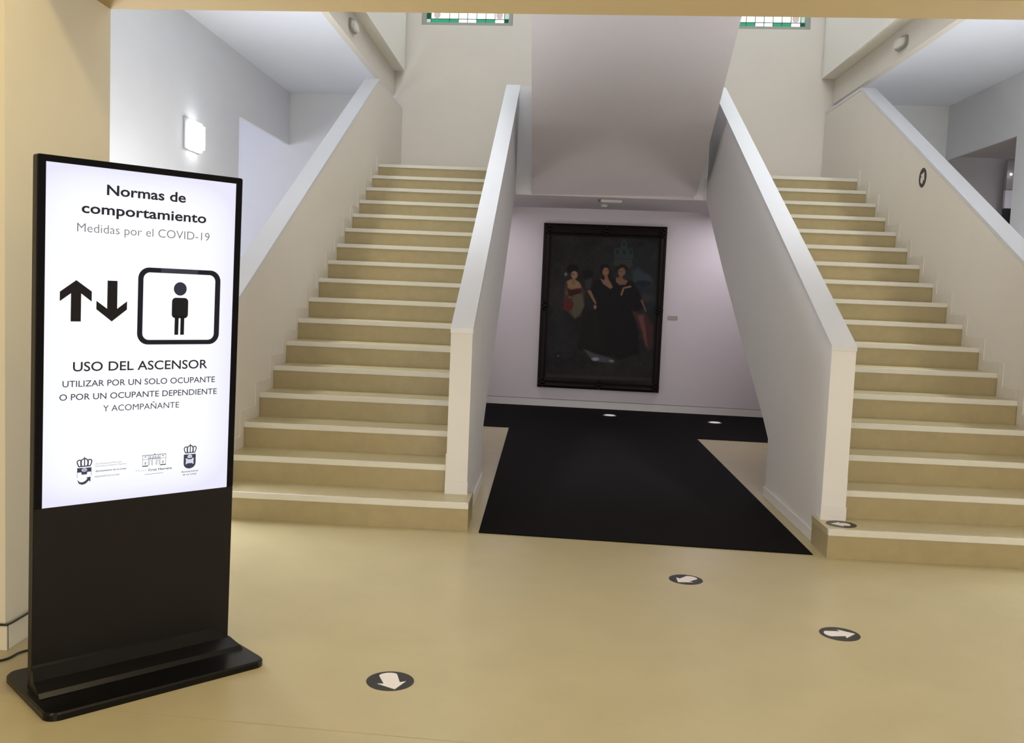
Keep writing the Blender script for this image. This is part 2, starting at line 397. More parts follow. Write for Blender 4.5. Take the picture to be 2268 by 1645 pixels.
# ---------------------------------------------------------------- staircases
def staircase(side):
    L = side < 0
    dy = 0.0 if L else YR
    xi = XBL if L else XBR                       # inner end of the treads
    xo = XL if L else XR                         # outer end
    x1 = -1.0645 if L else 1.0522                # free end of the lowest step
    root = thing('staircase', 'left flight of seventeen beige stone steps rising beside the digital display' if L else
                 'right flight of seventeen beige stone steps with a round arrow sticker on its wall', 'staircase', (0, 0, 0), 'twin flights around the passage')
    lo, hi = min(xi, xo), max(xi, xo)
    th = 0.036
    for n in range(1, 18):
        y0 = (n-1)*G+dy
        a, b = lo, hi
        if n == 1: a, b = (lo, x1) if L else (x1, hi)
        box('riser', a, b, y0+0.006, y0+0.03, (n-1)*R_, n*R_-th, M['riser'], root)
        if n == 1:                               # boxed free end of the lowest step
            box('step_end', x1-0.02 if L else x1, x1 if L else x1+0.02, y0+0.03, y0+G+0.015, 0, R_-th, M['riser'], root)
        dep = G+0.03 if n < 17 else 0.33
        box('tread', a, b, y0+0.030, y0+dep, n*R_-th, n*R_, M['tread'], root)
        box('nosing', a, b, y0, y0+0.029, n*R_-th, n*R_+0.001, M['nosing'], root, bevel=0.003)
    # sloping slab that carries the steps
    sl = R_/G
    prism_x('waist_slab', [(0.10+dy, 0), (5.3+dy, 5.3*sl-0.13), (5.3+dy, 5.3*sl-0.28), (0.66+dy, 0)], lo+0.001, hi-0.001, M['soffit'], root)
    # outer parapet with its level upper part
    w = 0.15
    xa, xb = (xo-w, xo) if L else (xo, xo+w)
    if L: f, ks = (0.266, 1.20), 0.5215; zt = 3.80; ye = yb(xo)
    else: f, ks = (0.057, 1.215), 0.514; zt = 3.87; ye = yb(xo+w)-0.002
    yk = f[0]+(zt-f[1])/ks
    prism_x('outer_parapet', [(f[0], 0), (f[0], f[1]), (yk, zt), (ye, zt), (ye, 0)], xa, xb, M['plaster_warm'], root)
    ct = 0.028
    e = 0.004
    prism_x('coping', [(f[0]-0.004, f[1]), (yk, zt), (yk+0.10, zt), (yk+0.10, zt+ct), (yk-0.01, zt+ct), (f[0]-0.004, f[1]+ct)], xa-e, xb+e, M['coping'], root)
    prism_x('ledge', [(yk+0.10, zt), (ye, zt), (ye, zt+ct), (yk+0.10, zt+ct)], xa-e, xb+0.001, M['plaster'], root)
    # inner balustrade wall; its lower edge follows the flight, open below
    if L: xin_f, xin_b = -1.099, -1.082
    else: xin_f, xin_b = 1.078, 1.078
    y0 = 0.266+dy; zf = 1.198
    ye2 = 5.45+dy; ze = 3.826
    low = [(y0, R_-0.002), (y0+0.09, R_-0.002), (y0+0.09, 0.0), (1.545, 0.0), (1.545, 0.44), (1.755, 0.575), (2.825, 1.16), (3.94, 1.80), (5.20, 2.575), (5.333+dy*0.4, 2.6), (ye2, 2.6)]
    up = [(ye2, ze), (y0, zf)]
    P = low+up
    def xin(y): return xin_f+(xin_b-xin_f)*(y-y0)/(ye2-y0)
    bm = bmesh.new()
    loft(bm, [(xi, y, z) for y, z in P], [(xin(y), y, z) for y, z in P])
    link('balustrade_wall', tomesh(bm), M['plaster'], root)
    bm = bmesh.new()
    C = [(y0-0.003, zf), (ye2, ze), (ye2, ze+0.03), (y0-0.003, zf+0.03)]
    s = 0.003*(1 if L else -1)
    loft(bm, [(xi-s, y, z) for y, z in C], [(xin(y)+s, y, z) for y, z in C])
    link('coping', tomesh(bm), M['coping'], root)
    # newel plinth on the lowest tread
    box('plinth', min(xi, xin_f)-0.004, max(xi, xin_f)+0.004, y0-0.009, y0+0.02, R_, R_+0.082, M['plaster'], root)
    # skirting along the passage side
    a, b = (xin_f, xin_f+0.014) if L else (xin_f-0.014, xin_f)
    box('passage_skirting', a, b, y0+0.09 if L else y0+0.10, 1.55, 0, 0.072, M['plaster'], root, bevel=0.002)
    # stepped skirting tiles on both sides of the steps
    for n in range(1, 17):
        yy = n*G+dy
        h = 0.082; d = 0.082
        pts = [(yy-G+0.001, n*R_), (yy, n*R_), (yy, (n+1)*R_), (yy, (n+1)*R_+h), (yy-d, (n+1)*R_+h), (yy-d, n*R_+h), (yy-G-0.0+0.001, n*R_+h)]
        pts = [(yy-G+0.001, n*R_), (yy-0.002, n*R_), (yy-0.002, (n+1)*R_+h), (yy-d, (n+1)*R_+h), (yy-d, n*R_+h), (yy-G+0.001, n*R_+h)]
        a, b = (xo, xo+0.006) if L else (xo-0.006, xo)
        prism_x('skirting_tile', pts, a, b, M['skirt'], root)
    for n in range(1, 4):
        yy = n*G+dy; h = 0.082; d = 0.082
        ys = max(yy-G+0.001, y0+0.02)
        if n == 1: pts = [(ys, n*R_), (yy-0.002, n*R_), (yy-0.002, (n+1)*R_+h), (ys, (n+1)*R_+h)]
        else: pts = [(ys, n*R_), (yy-0.002, n*R_), (yy-0.002, (n+1)*R_+h), (yy-d, (n+1)*R_+h), (yy-d, n*R_+h), (ys, n*R_+h)]
        a, b = (xi-0.008, xi) if L else (xi, xi+0.008)
        prism_x('skirting_tile', pts, a, b, M['skirt'], root)
    return root
staircase(-1)
staircase(1)

# landing and the central upper flight over the passage
up = thing('upper_staircase', 'central upper flight and landing seen from below, smooth grey sloping soffit over the passage', 'staircase', (0, 0, 0))
prism_z('landing_slab', [(XL, 5.38), (-1.0, 5.38), (-0.895, 5.335), (0.965, 5.275), (1.2, 5.2), (XR, 5.16), (XR, yb(XR)), (XL, yb(XL))], 2.602, ZL-0.037, M['soffit'], up)
prism_z('landing_paving', [(XL, 5.62), (-1.0, 5.62), (1.0, 5.62), (1.0, 5.42), (XR, 5.42), (XR, yb(XR)), (XL, yb(XL))], ZL-0.037, ZL, M['tread'], up)
def zs(y): return 2.61+0.5*(5.335-y)
bm = bmesh.new()
yA, yB = 5.335, 1.955
loft(bm, [(-0.895, yA, zs(yA)), (0.965, yA-0.03, zs(yA-0.03)), (0.89, yB, zs(yB)), (-0.898, yB, zs(yB))],
         [(-0.895, yA, zs(yA)+0.3), (0.965, yA-0.03, zs(yA-0.03)+0.3), (0.89, yB, zs(yB)+0.3), (-0.898, yB, zs(yB)+0.3)])
link('soffit_slab', tomesh(bm), M['soffit'], up)
for xa, xb in ((-0.893, -0.78), (0.76, 0.885)):
    prism_x('flight_parapet', [(5.3, zs(5.3)+0.3), (5.3, 3.85), (1.96, 5.55), (1.96, zs(1.96)+0.3)], xa, xb, M['plaster'], up)
for n in range(1, 10):
    z = ZL+n*R_; y = 5.3-(n-1)*G
    box('tread', -0.78, 0.76, y-G, y, z-R_+0.02, z, M['tread'], up)
box('landing_parapet', -1.082, -0.895, 5.334, 5.45, 2.604, 3.82, M['plaster'], up)
box('landing_parapet', 0.94, 1.078, 5.25, 5.33, 2.604, 3.84, M['plaster'], up)

# ---------------------------------------------------------------- carpet
bm = bmesh.new()
pts = [(-0.993, -0.031), (0.987, -0.150), (0.998, 4.44), (2.62, 4.36), (2.62, yb(2.62)-0.013), (-2.62, yb(-2.62)-0.013), (-2.62, 4.74), (-1.019, 4.64)]
loft(bm, [(x, y, 0.0006) for x, y in pts], [(x, y, 0.006) for x, y in pts])
link('carpet', tomesh(bm), M['carpet'], label='black T-shaped carpet runner through the passage to the painting', cat='carpet')

def floor_spot(x, y, label):
    t = thing('floor_spotlight', label, 'light', (x, y, 0.006), 'floor spotlights in the carpet')
    bm = bmesh.new(); bmesh.ops.create_cone(bm, cap_ends=True, segments=32, radius1=0.085, radius2=0.082, depth=0.005)
    bmesh.ops.translate(bm, verts=bm.verts, vec=(0, 0, 0.0025)); link('rim', tomesh(bm), M['metal'], t)
    bm = bmesh.new(); bmesh.ops.create_cone(bm, cap_ends=True, segments=32, radius1=0.066, radius2=0.06, depth=0.003)
    bmesh.ops.translate(bm, verts=bm.verts, vec=(0, 0, 0.0065)); link('lens', tomesh(bm), M['uplight'], t)
floor_spot(0.17, 6.10, 'small round floor spotlight in the carpet right below the painting')
floor_spot(1.43, 5.86, 'small round floor spotlight in the carpet near the right stair wall')

# ---------------------------------------------------------------- painting
def onwall(px, z, d): return (px, yb(px)-d, z)
pic = thing('painting', 'tall dark oil painting of three women in a carved black frame', 'painting', onwall(0.035, 1.33, 0))
XA, XB_, ZA, ZB = -0.755, 0.829, 0.26, 2.401
IA, IB, JA, JB = -0.650, 0.736, 0.395, 2.241
def rail(a, b, c, d):
    """mitred frame rail a-b outer, d-c inner, with a stepped carved profile"""
    bm = bmesh.new()
    prof = [(0, 0.0), (0, 0.05), (0.22, 0.068), (0.45, 0.052), (0.7, 0.06), (0.88, 0.04), (1.0, 0.034), (1.0, 0.0)]
    N = 2
    ends = []
    for o, i in ((a, d), (b, c)):
        ends.append([bm.verts.new(onwall(o[0]+(i[0]-o[0])*t, o[1]+(i[1]-o[1])*t, 0.003+h)) for t, h in prof])
    n = len(prof)
    bm.faces.new(ends[0]); bm.faces.new(ends[1][::-1])
    for k in range(n): bm.faces.new((ends[0][k], ends[1][k], ends[1][(k+1) % n], ends[0][(k+1) % n]))
    o = link('frame_rail', tomesh(bm), M['frame_wood'], pic)
    o.matrix_parent_inverse = Matrix.Translation(-pic.location)
    return o
OC = [(XA, ZA), (XB_, ZA), (XB_, ZB), (XA, ZB)]; IC = [(IA, JA), (IB, JA), (IB, JB), (IA, JB)]
for k in range(4): rail(OC[k], OC[(k+1) % 4], IC[(k+1) % 4], IC[k])
for cx, cz in [(XA+.055, ZA+.07), (XB_-.05, ZA+.07), (XB_-.05, ZB-.08), (XA+.055, ZB-.08), (XA+.055, 1.33), (XB_-.05, 1.33), (0.04, ZA+.07), (0.04, ZB-.08)]:
    bm = bmesh.new()
    for q in range(5):
        a = q*2*math.pi/5
        bmesh.ops.create_icosphere(bm, subdivisions=1, radius=0.026, matrix=Matrix.Translation((cx+0.03*math.cos(a), yb(cx)-0.062, cz+0.045*math.sin(a))))
    bmesh.ops.create_icosphere(bm, subdivisions=1, radius=0.028, matrix=Matrix.Translation((cx, yb(cx)-0.066, cz)))
    o = link('carved_ornament', tomesh(bm), M['frame_wood'], pic)
    o.matrix_parent_inverse = Matrix.Translation(-pic.location)
# painted canvas: colours computed on a fine grid (flat print)
NX, NY = 250, 332
ux, vy = np.meshgrid(np.linspace(0, 1, NX), np.linspace(0, 1, NY))
img = np.zeros((NY, NX, 3))
PXx = 290-65*vy+ux*(895-10*vy)               # to the sketch frame used for the shapes
PYy = 205+10*ux+vy*1240+ux*vy*45
rs = np.random.RandomState(3)
def nz(sx, sy):
    g = rs.rand(sy+1, sx+1)
    X = np.linspace(0, sx, NX, endpoint=False); Y = np.linspace(0, sy, NY, endpoint=False)
    xi_ = X.astype(int); yi_ = Y.astype(int); fx = (X-xi_)[None]; fy = (Y-yi_)[:, None]
    fx = fx*fx*(3-2*fx); fy = fy*fy*(3-2*fy)
    a = g[yi_][:, xi_]; b = g[yi_][:, xi_+1]; c = g[yi_+1][:, xi_]; d = g[yi_+1][:, xi_+1]
    return (a*(1-fx)+b*fx)*(1-fy)+(c*(1-fx)+d*fx)*fy
N1 = nz(7, 9)*0.5+nz(18, 24)*0.3+nz(45, 60)*0.2
wob = (nz(24, 32)-0.5)*14
base = np.array([31, 31, 32.0])
img[:] = base
img += (N1[..., None]-0.5)*np.array([24, 24, 26])
def blend(mask, c, k=1.0):
    global img
    mk = (np.clip(mask, 0, 1)*k)[..., None]
    img = img*(1-mk)+np.array(c, float)*mk
def ell(cx, cy, rx, ry, c, soft=0.25, rot=0, k=1.0):
    dx = PXx-cx; dy = PYy-cy; a = math.radians(rot)
    X = dx*math.cos(a)+dy*math.sin(a); Y = -dx*math.sin(a)+dy*math.cos(a)
    d = np.sqrt((X/rx)**2+(Y/ry)**2)+wob*0.006
    blend((1-d)/soft, c, k)
def cap(x0, y0, x1, y1, r0, r1, c, soft=5, k=1.0):
    dx, dy = x1-x0, y1-y0; t = np.clip(((PXx-x0)*dx+(PYy-y0)*dy)/(dx*dx+dy*dy), 0, 1)
    d = np.hypot(PXx-x0-t*dx, PYy-y0-t*dy)-(r0+(r1-r0)*t)
    blend(-d/soft, c, k)
def poly(P, c, soft=8, k=1.0):
    inside = np.zeros(PXx.shape, bool); dist = np.full(PXx.shape, 1e9)
    n = len(P); X = PXx+wob*0.5
    for i in range(n):
        x0, y0 = P[i]; x1, y1 = P[(i+1) % n]
        if y0 != y1:
            cnd = ((y0 > PYy) != (y1 > PYy)) & (X < (x1-x0)*(PYy-y0)/(y1-y0)+x0)
            inside ^= cnd
        dx, dy = x1-x0, y1-y0; t = np.clip(((X-x0)*dx+(PYy-y0)*dy)/(dx*dx+dy*dy), 0, 1)
        dist = np.minimum(dist, np.hypot(X-x0-t*dx, PYy-y0-t*dy))
    blend(np.where(inside, dist, -dist)/soft+0.5, c, k)
ell(1000, 700, 420, 520, (30, 36, 42), 0.9, k=0.7)
ell(560, 380, 190, 120, (36, 35, 33), 0.9, k=0.6)
ell(720, 1500, 560, 190, (46, 38, 34), 0.8, k=0.8)
ell(1050, 740, 160, 60, (50, 50, 48), 0.8, k=0.8)
ell(360, 1050, 90, 200, (34, 36, 42), 0.8, k=0.6)
poly([(960, 500), (1000, 470), (1060, 520), (1110, 540), (1130, 620), (960, 600)], (44, 54, 58), 30)
# tower
poly([(800, 450), (815, 395), (955, 400), (965, 460), (930, 480)], (48, 50, 48), 14)
poly([(812, 390), (808, 310), (838, 296), (860, 300), (870, 250), (893, 218), (916, 250), (925, 305), (965, 300), (972, 395)], (42, 52, 53), 12)
for x in (838, 895, 945): ell(x, 335, 12, 28, (24, 31, 34), 0.5)
ell(893, 265, 10, 20, (24, 31, 34), 0.5)
# fan / mantilla between the first two
ell(590, 535, 62, 42, (16, 15, 18), 0.4)
poly([(560, 590), (625, 570), (615, 650), (580, 690)], (44, 44, 48), 14)
ell(1050, 610, 90, 32, (22, 28, 38), 0.5)
# woman with the flowered shawl
poly([(400, 610), (450, 570), (520, 600), (560, 690), (560, 800), (530, 900), (480, 930), (430, 880), (380, 840), (385, 700)], (62, 44, 38), 10)
poly([(465, 720), (540, 700), (555, 820), (520, 890), (475, 930), (440, 860)], (76, 73, 58), 18)
poly([(395, 770), (470, 790), (455, 850), (420, 862), (375, 840)], (80, 30, 27), 16)
poly([(420, 680), (530, 670), (540, 700), (440, 730)], (48, 20, 20), 8)
ell(440, 742, 26, 12, (90, 60, 52), 0.6); ell(410, 700, 16, 30, (80, 62, 52), 0.6)
poly([(416, 600), (470, 575), (520, 610), (535, 655), (450, 672), (418, 655)], (124, 96, 76), 9)
ell(465, 490, 55, 45, (13, 12, 13), 0.3)
cap(474, 570, 468, 615, 15, 20, (112, 88, 72)); ell(477, 543, 33, 40, (128, 102, 84), 0.3)
ell(466, 538, 12, 5, (30, 20, 18), 0.6); ell(495, 540, 8, 4, (30, 20, 18), 0.6); ell(486, 577, 9, 4, (88, 36, 34), 0.6)
ell(405, 540, 18, 22, (98, 88, 82), 0.5)
# the two in black
poly([(640, 600), (720, 560), (960, 590), (1030, 720), (1060, 830), (990, 860), (1010, 1240), (860, 1290), (500, 1200), (560, 880), (650, 850), (610, 690)], (15, 13, 16), 30)
poly([(560, 860), (660, 870), (720, 1220), (500, 1200), (500, 980)], (25, 20, 22), 40, 0.7)
ell(730, 488, 52, 58, (20, 14, 14), 0.4); ell(770, 545, 26, 60, (22, 15, 14), 0.6)
cap(742, 548, 745, 590, 15, 22, (104, 80, 64)); ell(738, 512, 33, 46, (122, 92, 72), 0.3, 8)
poly([(690, 570), (720, 585), (762, 575), (800, 650), (775, 665), (710, 615)], (118, 90, 72), 8)
ell(722, 500, 10, 4, (38, 24, 20), 0.6); ell(748, 503, 9, 4, (38, 24, 20), 0.6); ell(735, 538, 10, 4, (90, 40, 36), 0.6)
cap(602, 690, 650, 790, 17, 11, (112, 86, 70)); ell(647, 825, 17, 27, (118, 92, 76), 0.4)
ell(878, 486, 56, 50, (22, 15, 14), 0.4)
cap(866, 545, 858, 585, 16, 24, (98, 74, 60)); ell(872, 512, 36, 46, (112, 84, 66), 0.3, 20)
ell(862, 508, 10, 4, (36, 22, 18), 0.6); ell(890, 500, 9, 4, (36, 22, 18), 0.6); ell(880, 548, 10, 4, (86, 38, 34), 0.6)
poly([(825, 560), (870, 565), (925, 590), (900, 625), (850, 628), (820, 600)], (104, 78, 62), 8)
cap(866, 715, 884, 660, 10, 10, (116, 90, 74)); cap(884, 655, 942, 640, 9, 11, (118, 92, 76))
cap(1035, 765, 1068, 860, 13, 9, (88, 68, 58))
poly([(950, 850), (1010, 880), (1070, 880), (1130, 1000), (1125, 1180), (1082, 1228), (1045, 1120), (990, 960)], (58, 36, 38), 18)
poly([(1000, 900), (1050, 890), (1080, 1180), (1066, 1180)], (98, 62, 58), 10, 0.8)
poly([(540, 1195), (640, 1240), (790, 1290), (800, 1325), (700, 1318), (620, 1305)], (70, 74, 82), 12, 0.8)
ell(645, 1290, 42, 22, (128, 134, 142), 0.6); ell(780, 1308, 30, 14, (112, 112, 108), 0.6); ell(335, 1260, 10, 4, (150, 145, 130), 0.6)
poly([(230, 1420), (1110, 1465), (1110, 1490), (230, 1445)], (52, 46, 42), 10, 0.7)
img += (nz(80, 110)[..., None]-0.5)*5
img = np.clip(img, 4, 255)/255.0*1.0
lin_img = np.where(img <= 0.04045, img/12.92, ((img+0.055)/1.055)**2.4)
PAINT_GAIN = 1.1
verts = []; faces = []
for j in range(NY):
    z = JB-(JB-JA)*j/(NY-1)
    for i in range(NX):
        x = IA+(IB-IA)*i/(NX-1)
        verts.append((x, yb(x)-0.03, z))
for j in range(NY-1):
    for i in range(NX-1):
        a = j*NX+i
        faces.append((a, a+NX, a+NX+1, a+1))
me = bpy.data.meshes.new('canvas'); me.from_pydata(verts, [], faces)
ca = me.color_attributes.new('paint', 'FLOAT_COLOR', 'POINT')
buf = np.ones((NY*NX, 4)); buf[:, :3] = lin_img.reshape(-1, 3)*PAINT_GAIN
ca.data.foreach_set('color', buf.ravel())
mc = mat('oil_paint', RGB(40, 40, 40), 0.5, 0.12, 0, bump=0.3, bscale=90)
at = mc.node_tree.nodes.new('ShaderNodeVertexColor'); at.layer_name = 'paint'
mc.node_tree.links.new(at.outputs['Color'], mc.node_tree.nodes['Principled BSDF'].inputs['Base Color'])
o = link('canvas', me, mc, pic); o.matrix_parent_inverse = Matrix.Translation(-pic.location)
bm = bmesh.new(); bwbox(bm, 0.902, 1.026, 0.008, 0.0005, 1.216, 1.265)
link('wall_label', tomesh(bm), M['label'], label='small grey title card on the wall right of the painting', cat='sign')

# ---------------------------------------------------------------- arrow decals
def decal(loc, X, Y, label, tail, tip, c, r=0.0885):
    """disc in the plane X,Y with a bulky arrow from tail to tip (given in plane coordinates)"""
    t = thing('arrow_sticker', label, 'sticker', loc, 'round black arrow stickers')
    Z = X.cross(Y)
    def put(pts, d0, d1, nm, m):
        bm = bmesh.new()
        loft(bm, [X*a+Y*b+Z*d0 for a, b in pts], [X*a+Y*b+Z*d1 for a, b in pts])
        link(nm, tomesh(bm), m, t)
    put([(r*math.cos(a*math.pi/24), r*math.sin(a*math.pi/24)) for a in range(48)], 0.0003, 0.0012, 'disc', M['vinyl_black'])
    d = Vector((tip[0]-tail[0], tip[1]-tail[1])); Ln = d.length; d.normalize(); n = Vector((-d.y, d.x))
    sh = []
    rr = 0.030
    hb = Ln-0.062
    prof = [(Ln, 0), (hb+0.0, 0.054), (hb+0.004, rr), (rr*0.6, rr+0.004)] + [(rr*(1-math.sin(q*math.pi/12))*0.75, (rr+0.004)*math.cos(q*math.pi/12)) for q in range(1, 6)]
    ptsL = [(a, w) for a, w in prof]; ptsR = [(a, -w) for a, w in prof[1:]][::-1]
    seq = ptsL + [(-0.001, 0)] + ptsR
    put([(tail[0]+d.x*a+n.x*w, tail[1]+d.y*a+n.y*w) for a, w in seq], 0.0014, 0.0022, 'arrow', M['vinyl_white'])
EX, EY, EZ = Vector((1, 0, 0)), Vector((0, 1, 0)), Vector((0, 0, 1))
def dd(c, tail, tip): return (tail[0]-c[0], tail[1]-c[1]), (tip[0]-c[0], tip[1]-c[1])
for c, tl, tp, z, lab in (((-1.149, -2.295), (-1.172, -2.225), (-1.120, -2.369), 0, 'round black floor sticker with white arrow towards the viewer, nearest of all'),
                          ((0.156, -0.785), (0.205, -0.735), (0.108, -0.842), 0, 'round black floor sticker in front of the black carpet, arrow to lower left'),
                          ((0.741, -1.505), (0.672, -1.512), (0.812, -1.495), 0, 'round black floor sticker in front of the right stair, arrow pointing right')):
    a, b = dd(c, tl, tp); decal((c[0], c[1], z), EX, EY, lab, a, b, c)
decal((1.170, -0.052, R_), EX, EY, 'round black sticker lying on the lowest step beside the right newel', (0.052, -0.006), (-0.062, -0.002), None)
decal((XR-0.0003, 3.225, 2.668), -EY, EZ, 'round black sticker on the wall beside the right flight', (-0.030, -0.045), (0.034, 0.048), None)

# ---------------------------------------------------------------- lamps and devices
t = thing('wall_lamp', 'lit square white lamp on the side wall left of the stair', 'lamp', (-4.2, 3.6, 2.87))
box('back_plate', 0.001, 0.02, -0.21, 0.19, -0.15, 0.15, M['lamp_plate'], t, bevel=0.004)
bm = bmesh.new(); abox(bm, 0.02, 0.085, -0.125, 0.175, -0.145, 0.135)
bmesh.ops.bevel(bm, geom=bm.edges[:], offset=0.028, segments=3, affect='EDGES')
link('diffuser', tomesh(bm), M['diffuser'], t, smooth=True)

def bulkhead(x, y, z, s, lab):
    t = thing('emergency_light', lab, 'light', (x, y, z), 'bulkhead lights on the beams')
    def oval(ry, rz, n=28, p=3.2):
        out = []
        for k in range(n):
            a = 2*math.pi*k/n; c, q = math.cos(a), math.sin(a)
            out.append((ry*math.copysign(abs(c)**(2/p), c), rz*math.copysign(abs(q)**(2/p), q)))
        return out
    for nm, ry, rz, d0, d1, m in (('housing', 0.150, 0.062, 0.004, 0.030, M['mid_plastic']), ('cover', 0.125, 0.044, 0.030, 0.060, M['white_plastic'])):
        bm = bmesh.new(); A = oval(ry, rz)
        loft(bm, [(s*d0, a, b) for a, b in A], [(s*d1, a*(0.93 if nm == 'cover' else 1), b*(0.85 if nm == 'cover' else 1)) for a, b in A])
        link(nm, tomesh(bm), m, t)
bulkhead(-2.8, 4.27, 4.14, 1, 'small oval bulkhead light on the left beam above the left stair')
bulkhead(2.8, 4.24, 4.13, -1, 'small oval bulkhead light on the right beam above the right stair')

t = thing('ceiling_light', 'flat white ceiling fitting under the landing above the painting', 'light', (0.03, 5.62, 2.602))
box('body', -0.125, 0.125, -0.11, 0.02, -0.034, -0.001, M['white_plastic'], t, bevel=0.006)
box('clip', -0.145, -0.125, -0.10, 0.01, -0.02, -0.001, M['grey_plastic'], t, bevel=0.002)
t = thing('smoke_detector', 'tiny white detector on the landing ceiling behind the ceiling fitting', 'detector', (-0.02, 6.15, 2.602))
bm = bmesh.new(); bmesh.ops.create_cone(bm, cap_ends=True, segments=20, radius1=0.03, radius2=0.045, depth=0.03, matrix=Matrix.Translation((0, 0, -0.016)))
link('body', tomesh(bm), M['white_plastic'], t)
bm = bmesh.new(); bmesh.ops.create_cone(bm, cap_ends=True, segments=12, radius1=0.008, radius2=0.01, depth=0.012, matrix=Matrix.Translation((0, 0, -0.037)))
link('sensor', tomesh(bm), M['grey_plastic'], t)

# glazed door in the dark room behind the right opening
t = thing('glass_door', 'narrow strip of a glazed door in the dark room right of the stair', 'door', (4.885, 6.40, 0))
box('leaf', 0.0, 0.85, -0.05, 0.0, 0.001, 2.755, M['gloss_black'], t)
box('glass_panel', 0.0, 0.85, -0.05, 0.0, 2.76, 2.98, M['pale_glass'], t)
box('frame', 0.0, 0.90, -0.055, 0.01, 2.985, 3.34, M['dark_room'], t)
t = thing('small_lamp', 'tiny bright lamp glowing in the dark room right of the stair', 'lamp', (4.912, 6.30, 3.165))
bm = bmesh.new(); bmesh.ops.create_uvsphere(bm, u_segments=12, v_segments=8, radius=0.014); link('bulb', tomesh(bm), M['diffuser'], t)
box('arm', -0.004, 0.004, 0.0, 0.045, -0.004, 0.004, M['metal'], t)

# ---------------------------------------------------------------- digital display kiosk
TH, LEAN = 0.8043, -0.0305
KX, KY = -2.3437, -2.6
kio = thing('digital_display', 'tall black free-standing digital display showing lift rules on a white screen', 'display', (KX, KY, 0))
kio.rotation_euler = (0, 0, TH)
LM = Matrix.Rotation(-LEAN, 4, 'X')          # slight lean of the panel
def leaned(o):
    o.matrix_parent_inverse = LM
    return o
PW, PH = 0.729, 1.8484
# local frame of the panel: x along the front, y to the back, z up
def rrect(x0, x1, z0, z1, r, n=5):
    pts = []
    for cx, cz, a0 in ((x1-r, z1-r, 0), (x0+r, z1-r, 90), (x0+r, z0+r, 180), (x1-r, z0+r, 270)):
        for k in range(n+1):
            a = math.radians(a0+90*k/n); pts.append((cx+r*math.cos(a), cz+r*math.sin(a)))
    return pts
def slab_y(name, pts, y0, y1, m, parent=kio, bevel=0):
    bm = bmesh.new(); loft(bm, [(x, y0, z) for x, z in pts], [(x, y1, z) for x, z in pts])
    if bevel: bmesh.ops.bevel(bm, geom=[e for e in bm.edges if e.calc_length() > 0.03 and abs(e.verts[0].co.y-e.verts[1].co.y) < 1e-6], offset=bevel, segments=2, affect='EDGES')
    return leaned(link(name, tomesh(bm), m, parent))
slab_y('housing', rrect(0, PW, 0.02, PH, 0.008), 0.006, 0.045, M['black_metal'])
slab_y('lower_panel', rrect(0.0015, PW-0.0015, 0.03, 0.66, 0.002), 0.001, 0.006, M['black_metal'])
slab_y('bezel', rrect(0.0015, PW-0.0015, 0.6602, PH-0.0015, 0.006), 0.0, 0.006, M['bezel'])
SX0, SX1, SZ0, SZ1 = 0.0262, PW-0.0276, 0.6614, 1.8255
ms = bpy.data.materials.new('screen'); ms.use_nodes = True
nt = ms.node_tree; b = nt.nodes['Principled BSDF']
b.inputs['Base Color'].default_value = (0.01, 0.01, 0.01, 1); b.inputs['Roughness'].default_value = 0.15
tc = nt.nodes.new('ShaderNodeTexCoord'); sp = nt.nodes.new('ShaderNodeSeparateXYZ'); nt.links.new(tc.outputs['Generated'], sp.inputs[0])
def mth(op, a, b_=None):
    n = nt.nodes.new('ShaderNodeMath'); n.operation = op
    for i, v in enumerate((a, b_)):
        if v is None: continue
        if isinstance(v, (int, float)): n.inputs[i].default_value = v
        else: nt.links.new(v, n.inputs[i])
    return n.outputs[0]
dx = mth('ABSOLUTE', mth('SUBTRACT', sp.outputs[0], 0.45)); dz = mth('ABSOLUTE', mth('SUBTRACT', sp.outputs[2], 0.5))
fac = mth('ADD', mth('POWER', mth('MULTIPLY', dx, 1.75), 4.0), mth('POWER', mth('MULTIPLY', dz, 2.0), 8.0))
mx = nt.nodes.new('ShaderNodeMix'); mx.data_type = 'RGBA'
nt.links.new(fac, mx.inputs['Factor'])
mx.inputs['A'].default_value = (0.98, 1.0, 1.0, 1); mx.inputs['B'].default_value = (0.78, 0.77, 0.93, 1)
nt.links.new(mx.outputs['Result'], b.inputs['Emission Color']); b.inputs['Emission Strength'].default_value = 1.04
scr = slab_y('screen', [(SX0, SZ0), (SX1, SZ0), (SX1, SZ1), (SX0, SZ1)], -0.0006, 0.003, ms)

